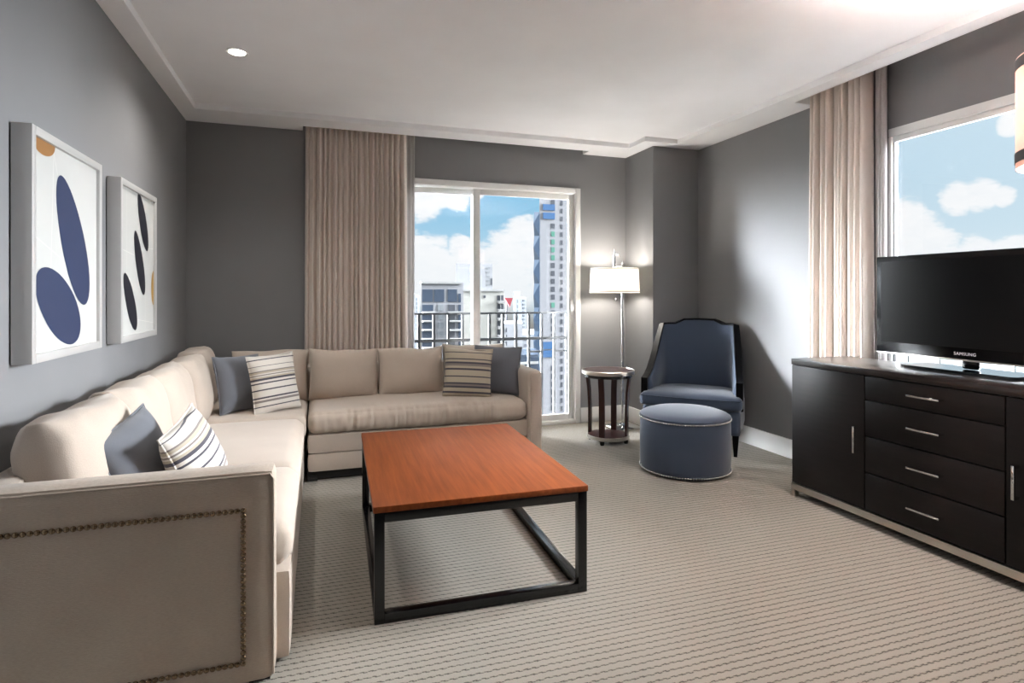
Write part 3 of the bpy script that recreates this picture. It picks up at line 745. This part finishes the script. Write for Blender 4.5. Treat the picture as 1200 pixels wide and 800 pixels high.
# ------------------------------------------------------------------ the city outside
BM = dict(gcol=plain('folded_glass_blue', (25, 39, 55), .3), gcol2=plain('folded_glass_slate', (35, 47, 60), .3), teal=paint('facade_teal_grey', (22, 29, 31), .8), night=plain('window_deep', (9, 11, 14), .4),
    white=paint('tower_white', (98, 98, 101), .8), cream=paint('facade_cream', (119, 118, 113), .8), pale=paint('facade_pale', (102, 103, 106), .8),
    gdark=plain('facade_glass_dark', (37, 45, 57), .25), gblue=plain('facade_glass_blue', (40, 66, 96), .3), ggreen=plain('facade_glass_green', (54, 91, 79), .3),
    gbl2=plain('facade_glass_slate', (54, 74, 94), .3), wdark=plain('window_dark', (42, 44, 50), .4), red=plain('red_roof_panel', (119, 31, 33), .5), grey=paint('facade_grey', (85, 88, 91), .8),
    slab=paint('balcony_slab', (107, 107, 106), .8), far=paint('far_concrete', (113, 117, 122), .8), street=paint('street_asphalt', (42, 45, 40), .9), brown=paint('facade_brown', (91, 85, 79), .8))
ZG = -38.0
def bl(name, label, u0, u1, v, y, depth, mat, extra=None):
    p, q = PY(u0, v, y), PY(u1, v, y)
    t = thing(name, label, 'building', ((p.x+q.x)/2, y+depth/2, ZG))
    dx = p.x/y*depth                       # the block is set askew: its flanks run back at an angle
    b = bmesh.new(); lo_ = [b.verts.new((a, c, ZG)) for a, c in ((p.x, y), (q.x, y), (q.x+dx, y+depth), (p.x+dx, y+depth))]
    hi_ = [b.verts.new((v.co.x, v.co.y, p.z)) for v in lo_]
    b.faces.new(lo_[::-1]); b.faces.new(hi_)
    for i in range(4): b.faces.new((lo_[i], lo_[(i+1) % 4], hi_[(i+1) % 4], hi_[i]))
    obj('walls', b, BM[mat], t, world=True, smooth=0)
    return t
def rect(t, name, u0, u1, v0, v1, y, dep, mat, out=.05):
    p, q = PY(u0, v0, y), PY(u1, v1, y)
    return obj(name, bx(p.x, q.x, y-out, y+dep, q.z, p.z), BM[mat], t, world=True, smooth=0)
def grid(t, name, cols, vs, hgt, y, mat, cache={}):
    for (u0, u1) in cols:
        first = None
        for v in vs:
            m = mat(v) if callable(mat) else mat
            rect(t, name, u0, u1, v, v+hgt, y, .1, m)
# tall white tower on the right of the view, blue pleated glass on its edge
y = 70
t = bl('tower_block', 'tall white tower with blue folded glass edge seen through the balcony door', 632, 720, 190, y, 18, 'white')
vs = [197 + 9.25*i for i in range(31)]
rnd = random.Random(3)
for i, v in enumerate(vs):
    if not (236 < v < 258 or 398 < v < 420): rect(t, 'window', 645.8, 650.0, v, v+6, y, .1, 'ggreen' if (268 < v < 300 or 353 < v < 362) else 'wdark')
    rect(t, 'window', 657.0, 659.4, v+1.2, v+6.6, y, .1, 'wdark'); rect(t, 'window', 665.2, 668.0, v+1.6, v+6.4, y, .1, 'wdark')
    if i % 3 == 0: rect(t, 'window', 676, 679, v+1.6, v+6.4, y, .1, 'wdark')
for a, c in ((239, 246.8), (249, 257), (400.5, 408.5), (410.5, 418)): rect(t, 'glass_band', 636, 650, a, c, y, .1, 'gblue', .12)
# pleated glass column
b = bmesh.new(); p0, p1 = PY(624.5, 248, y-.2), PY(632.2, 248, y-.2); zt_ = p0.z; m = 9
seg = [PY(624.5, 248+28*i, y-.2).z for i in range(m+1)]
for i in range(m):
    z1_, z0_ = seg[i], seg[i+1]; xa, xb = p0.x, p1.x; yy = y-.3
    A = [b.verts.new(v) for v in ((xa+.25, yy+.3, z1_), (xb, yy, z1_), (xa, yy-.1, (z0_+z1_)/2), (xb, yy, z0_), (xa+.25, yy+.3, z0_), (xb+1.4, y+3, z1_), (xb+1.4, y+3, z0_), (xa+1.4, y+3, z1_), (xa+1.4, y+3, z0_))]
    f = b.faces.new((A[0], A[2], A[1])); f.material_index = 1
    b.faces.new((A[1], A[2], A[3])); f = b.faces.new((A[2], A[4], A[3])); f.material_index = 1
    b.faces.new((A[0], A[7], A[8], A[4], A[2]))
    b.faces.new((A[1], A[3], A[6], A[5]))
bmesh.ops.recalc_face_normals(b, faces=b.faces)
obj('glass_column', b, [BM['gcol'], BM['gcol2']], t, world=True, smooth=0)
# apartment block with dark glazed bays on the left
y = 42
t = bl('apartment_block', 'white apartment block with dark glazed bays left in the balcony view', 494, 543, 330.5, y, 10, 'white')
for a, c in ((495, 507), (508.5, 520.5), (524.5, 535.5)): rect(t, 'glazed_bay', a, c, 339, 353.5, y, .1, 'gdark')
rect(t, 'glazed_bay', 537, 540, 344, 354, y, .1, 'gdark')
for i in range(7):
    v = 357 + 10.4*i
    rect(t, 'window', 495, 507.5, v, v+7.5, y, .1, 'gdark'); rect(t, 'window', 513, 519.5, v, v+7, y, .1, 'grey'); rect(t, 'window', 525.5, 533, v, v+7, y, .1, 'wdark'); rect(t, 'window', 537, 540, v, v+7.5, y, .1, 'gdark')
    rect(t, 'slab', 494.5, 509, v+8, v+9.2, y, .1, 'slab', .5); rect(t, 'slab', 524, 541, v+8, v+9.2, y, .1, 'slab', .5)
rect(t, 'parapet', 493.5, 541, 330, 332.5, y-.1, .5, 'slab')
y = 54
t = bl('concrete_core_block', 'pale blank concrete tower rising behind the door mullion', 534.5, 577, 308.5, y, 6, 'pale')
for k in range(5): rect(t, 'vent', 570, 574, 313+5*k, 314.6+5*k, y, .1, 'grey')
rect(t, 'window', 575.2, 576.8, 326, 334, y, .1, 'wdark')
y = 47
t = bl('cream_block', 'cream apartment block with stacked balconies just right of the door mullion', 541, 590.5, 340, y, 5, 'cream')
rect(t, 'parapet', 540.6, 591, 339.2, 341.2, y-.1, .4, 'slab')
rect(t, 'window', 552, 555, 344, 347, y, .1, 'wdark'); rect(t, 'window', 566.5, 569, 346, 349, y, .1, 'wdark')
for i in range(11):
    v = 346 + 10*i
    o = rect(t, 'balcony', 582.5, 590, v, v+6.2, y, .1, 'wdark'); rect(t, 'railing_panel', 582, 590.3, v+6.2, v+9, y, .2, 'slab', .6)
    rect(t, 'mullion', 585.8, 586.6, v, v+6.2, y, .1, 'slab', .12)
y = 62
t = bl('low_block', 'low pale block with flat roof under the red panel', 590, 612.5, 379, y, 6, 'pale')
for i in range(5): rect(t, 'window', 592.4, 594, 384+8*i, 389+8*i, y, .1, 'wdark')
for i in range(5): rect(t, 'window', 604, 607, 386+8*i, 390+8*i, y, .1, 'grey')
y = 75
t = thing('rooftop_sign', 'red triangular rooftop panel on a dark mast above the low block', 'sign', (*PY(595.5, 400, y).xy, ZG))
b = bmesh.new(); pts = [PY(591.5, 349, y), PY(601, 349, y), PY(597.6, 359.5, y)]
fr = [b.verts.new(p) for p in pts]; bk = [b.verts.new(p + Vector((0, .4, 0))) for p in pts]
b.faces.new(fr); b.faces.new(bk[::-1])
for i in range(3): b.faces.new((fr[i], bk[i], bk[(i+1) % 3], fr[(i+1) % 3]))
bmesh.ops.recalc_face_normals(b, faces=b.faces); obj('panel', b, BM['red'], t, world=True, smooth=0)
p = PY(595, 355, y); obj('mast', bx(p.x-.08, p.x+.08, y+.45, y+.65, ZG, p.z), BM['wdark'], t, world=True, smooth=0)
y = 120
t = bl('distant_tower', 'slim grey far tower with pale top right of the red panel', 601.5, 609.5, 341, y, 12, 'far')
for i in range(8): rect(t, 'window', 606, 607.2, 351+6*i, 355+6*i, y, .1, 'grey')
y = 110
t = bl('distant_tower', 'grid windowed far tower next to the blue glass edge', 609, 616.5, 348.5, y, 6, 'far')
for i in range(9): rect(t, 'window', 612.2, 613.4, 351+4.4*i, 353.4+4.4*i, y, .1, 'wdark'); rect(t, 'window', 614.2, 615.2, 351+4.4*i, 353.4+4.4*i, y, .1, 'grey')
y = 130
t = bl('distant_tower', 'hazy far tower peeking at the curtain edge', 484, 492, 345, y, 12, 'far')
for i in range(8): rect(t, 'window', 487.6, 489.2, 349+5*i, 352+5*i, y, .1, 'grey')
y = 95
t = bl('roof_block', 'low brown roofed block below the blue glass edge', 611, 640, 392, y, 14, 'grey')
for i in range(6): rect(t, 'window', 614, 621, 396+7*i, 399+7*i, y, .1, 'wdark')
y = 52
t = bl('plaza_block', 'slate glass low building at the foot of the white tower', 608, 631, 416, y, 6, 'gdark')
for i in range(4): rect(t, 'floor_band', 608, 631, 424+12*i, 426+12*i, y, .1, 'slab', .1)
# buildings low outside the right window, glimpsed under the television
def blx(name, label, x, y0, y1, ztop, mat, wins):
    t = thing(name, label, 'building', (x+6, (y0+y1)/2, ZG)); obj('walls', bx(x, x+12, y0, y1, ZG, ztop), BM[mat], t, world=True, smooth=0)
    for i in range(wins):
        ya = y0 + (y1-y0)*(i+.2)/wins; yb = y0 + (y1-y0)*(i+.75)/wins
        for z in (ztop-2.4, ztop-5.2, ztop-8.0, ztop-10.8): obj('window', bx(x-.06, x+.1, ya, yb, z, z+1.4), BM['night'], t, world=True, smooth=0)
blx('terrace_block', 'pale low block seen under the television through the wide window', 40, 14, 34, -1.2, 'teal', 9)
blx('terrace_block', 'white low block with windows seen right below the television', 46, 2, 13, -2.0, 'teal', 5)
struct(obj('street_ground', bx(-160, 220, YB+8, 320, ZG-1, ZG), BM['street'], smooth=0), 'city ground far below the balcony', 'ground')
struct(obj('street_ground', bx(XR+8, 220, -160, YB+8, ZG-1, ZG), BM['street'], smooth=0), 'city ground far below the wide window', 'ground')

# ------------------------------------------------------------------ sky
W = bpy.data.worlds.new('sky'); sc.world = W; W.use_nodes = True
wt = W.node_tree; wn, wl = wt.nodes, wt.links; bg = wn['Background']
tc = wn.new('ShaderNodeTexCoord'); gen = tc.outputs['Generated']
def wm(op, a, b=None, c=None, clamp=False):
    m = wn.new('ShaderNodeMath'); m.operation = op; m.use_clamp = clamp
    for i, x in enumerate((a, b, c)):
        if x is None: continue
        if isinstance(x, (int, float)): m.inputs[i].default_value = x
        else: wl.new(x, m.inputs[i])
    return m.outputs[0]
def wdot(d):
    v = wn.new('ShaderNodeVectorMath'); v.operation = 'DOT_PRODUCT'; wl.new(gen, v.inputs[0]); v.inputs[1].default_value = d.normalized(); return v.outputs['Value']
def wmap(x, a, b, c=0, d=1, sm=True):
    m = wn.new('ShaderNodeMapRange'); m.interpolation_type = 'SMOOTHSTEP' if sm else 'LINEAR'; wl.new(x, m.inputs['Value'])
    for k, q in zip(('From Min', 'From Max', 'To Min', 'To Max'), (a, b, c, d)): m.inputs[k].default_value = q
    return m.outputs['Result']
def wnoise(scale, detail=6, rough=.6, stretch=(1, 1, 2.2)):
    mp = wn.new('ShaderNodeMapping'); mp.inputs['Scale'].default_value = stretch; wl.new(gen, mp.inputs['Vector'])
    n = wn.new('ShaderNodeTexNoise'); n.inputs['Scale'].default_value = scale; n.inputs['Detail'].default_value = detail; n.inputs['Roughness'].default_value = rough
    wl.new(mp.outputs[0], n.inputs['Vector']); return n.outputs['Fac']
def wmix(f, a, b):
    m = wn.new('ShaderNodeMix'); m.data_type = 'RGBA'; wl.new(f, m.inputs['Factor'])
    for s_, x in ((m.inputs[6], a), (m.inputs[7], b)):
        if isinstance(x, tuple): s_.default_value = (*x, 1)
        else: wl.new(x, s_)
    return m.outputs[2]
sepw = wn.new('ShaderNodeSeparateXYZ'); wl.new(gen, sepw.inputs[0])
elev = sepw.outputs['Z']
blue0 = wmix(wmap(elev, -.02, .20), lin((196, 224, 238)), lin((136, 194, 228)))
def lobe(az, el, inner, outer):
    d0 = Vector((math.sin(R(az))*math.cos(R(el)), math.cos(R(az))*math.cos(R(el)), math.sin(R(el))))
    return wmap(wdot(d0), math.cos(R(outer)), math.cos(R(inner)))
blue = wmix(wm('MULTIPLY', lobe(85, 12, 20, 62), .75), blue0, lin((214, 231, 240)))
cov = None
BL = [(496, 228, 26), (535, 228, 16), (556, 222, 10), (505, 300, 22), (488, 300, 26), (540, 292, 14), (520, 322, 24), (490, 330, 26), (545, 318, 18), (575, 214, 10),
      (600, 296, 26), (580, 318, 30), (615, 276, 20), (625, 300, 28), (600, 330, 30), (640, 320, 30),
      (1122, 232, 20), (1150, 228, 22), (1175, 230, 14), (1050, 262, 32), (1075, 276, 30), (1100, 290, 26), (1040, 300, 40), (1140, 300, 26), (1190, 300, 30), (1185, 145, 16)]
for u, v, r_ in BL:
    d0 = ray(u, v); d1 = ray(u+r_, v); ang = d0.angle(d1)
    m = wmap(wdot(d0), math.cos(ang*1.7), math.cos(ang*.35))
    cov = m if cov is None else wm('MAXIMUM', cov, m)
nz1 = wnoise(26, 7, .62)
cl = wm('ADD', cov, wm('MULTIPLY', wm('SUBTRACT', nz1, .5), 1.7))
cl = wmap(cl, .30, .85)
away = wmap(wnoise(3.2, 7, .6), .45, .65)          # scattered clouds over the rest of the sky
up = wmap(elev, .2, .35)
cl = wm('MAXIMUM', cl, wm('MULTIPLY', away, up))
cloudc = wmix(wnoise(40, 5, .6), lin((236, 241, 246)), lin((255, 255, 255)))
skyc = wmix(cl, blue, cloudc)
haze = wmap(elev, .10, -.01)
skyc = wmix(wm('MULTIPLY', haze, .55), skyc, lin((232, 239, 244)))
skyc = wmix(wmap(elev, -.005, -.06), skyc, lin((150, 150, 146)))
# added glow lobes outside the visible sky, lighting the room and the facades
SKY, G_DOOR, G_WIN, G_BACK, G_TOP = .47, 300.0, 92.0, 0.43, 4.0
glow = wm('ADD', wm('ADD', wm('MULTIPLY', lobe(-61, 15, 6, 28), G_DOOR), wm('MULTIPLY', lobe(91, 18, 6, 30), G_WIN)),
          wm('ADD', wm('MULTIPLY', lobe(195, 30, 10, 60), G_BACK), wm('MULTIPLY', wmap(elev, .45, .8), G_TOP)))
def vscale(c, k):
    v = wn.new('ShaderNodeVectorMath'); v.operation = 'SCALE'
    if isinstance(c, tuple): v.inputs[0].default_value = c
    else: wl.new(c, v.inputs[0])
    if isinstance(k, float): v.inputs['Scale'].default_value = k
    else: wl.new(k, v.inputs['Scale'])
    return v.outputs[0]
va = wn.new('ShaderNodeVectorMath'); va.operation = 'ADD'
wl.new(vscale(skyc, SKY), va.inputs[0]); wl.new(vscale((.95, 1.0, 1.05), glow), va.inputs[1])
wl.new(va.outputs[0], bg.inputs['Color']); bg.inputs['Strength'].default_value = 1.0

# ------------------------------------------------------------------ lamps
def point(name, loc, power, rad, col=(1, .86, .7)):
    l = bpy.data.lights.new(name, 'POINT'); l.energy = power; l.shadow_soft_size = rad; l.color = col
    o = bpy.data.objects.new(name, l); COL.objects.link(o); o.location = loc; return o
def spot(name, loc, power, ang=110, blend=.6, rad=.04, col=(1, .96, .9)):
    l = bpy.data.lights.new(name, 'SPOT'); l.energy = power; l.spot_size = R(ang); l.spot_blend = blend; l.shadow_soft_size = rad; l.color = col
    o = bpy.data.objects.new(name, l); COL.objects.link(o); o.location = loc; return o
point('floor_lamp_light', (2.60+sx, 4.60+sy, 1.35), 17, .07, (1, .93, .84))
point('pendant_light', (PX_, PY_, 1.83), 46, .05, (1, .93, .9))
spot('downlight_and_fill', (-.426, 3.545, ZC-.02), 24, 140, .9)
for lx, ly in ((1.15, 2.15), (2.35, 1.75)):     # added fill spots without fixtures, out of view, brightening carpet and ceiling
    spot('downlight_and_fill', (lx, ly, ZC-.02), 14, 140, .9)
for nm, loc_, sxx, syy, rot in (('door_portal', ((DX0+DX1)/2, YB+T+.01, 1.1), 1.9, 2.1, (R(-90), 0, 0)), ('window_portal', (XR+TR+.01, (WY0+WY1)/2, 1.34), 1.68, .75, (0, R(90), 0))):
    l = bpy.data.lights.new(nm, 'AREA'); l.shape = 'RECTANGLE'; l.size = sxx; l.size_y = syy; l.cycles.is_portal = True
    o = bpy.data.objects.new(nm, l); COL.objects.link(o); o.location = loc_; o.rotation_euler = rot

# ------------------------------------------------------------------ camera + view
cam = bpy.data.cameras.new('camera'); co = bpy.data.objects.new('camera', cam); COL.objects.link(co)
co.location = (0, 0, H); co.rotation_euler = (R(90), 0, -YAW)
cam.sensor_width = 36; cam.lens = F/1200*36; cam.shift_y = (CY-400)/1200; cam.clip_start = .05; cam.clip_end = 1000
sc.camera = co
sc.view_settings.view_transform = 'Standard'; sc.view_settings.look = 'None'; sc.view_settings.gamma = 1; sc.view_settings.use_curve_mapping = False
sc.view_settings.exposure = 1.18
sc.cycles.use_denoising = True
sc.cycles.max_bounces = 14; sc.cycles.diffuse_bounces = 8; sc.cycles.transparent_max_bounces = 16
sc.cycles.sample_clamp_indirect = 0
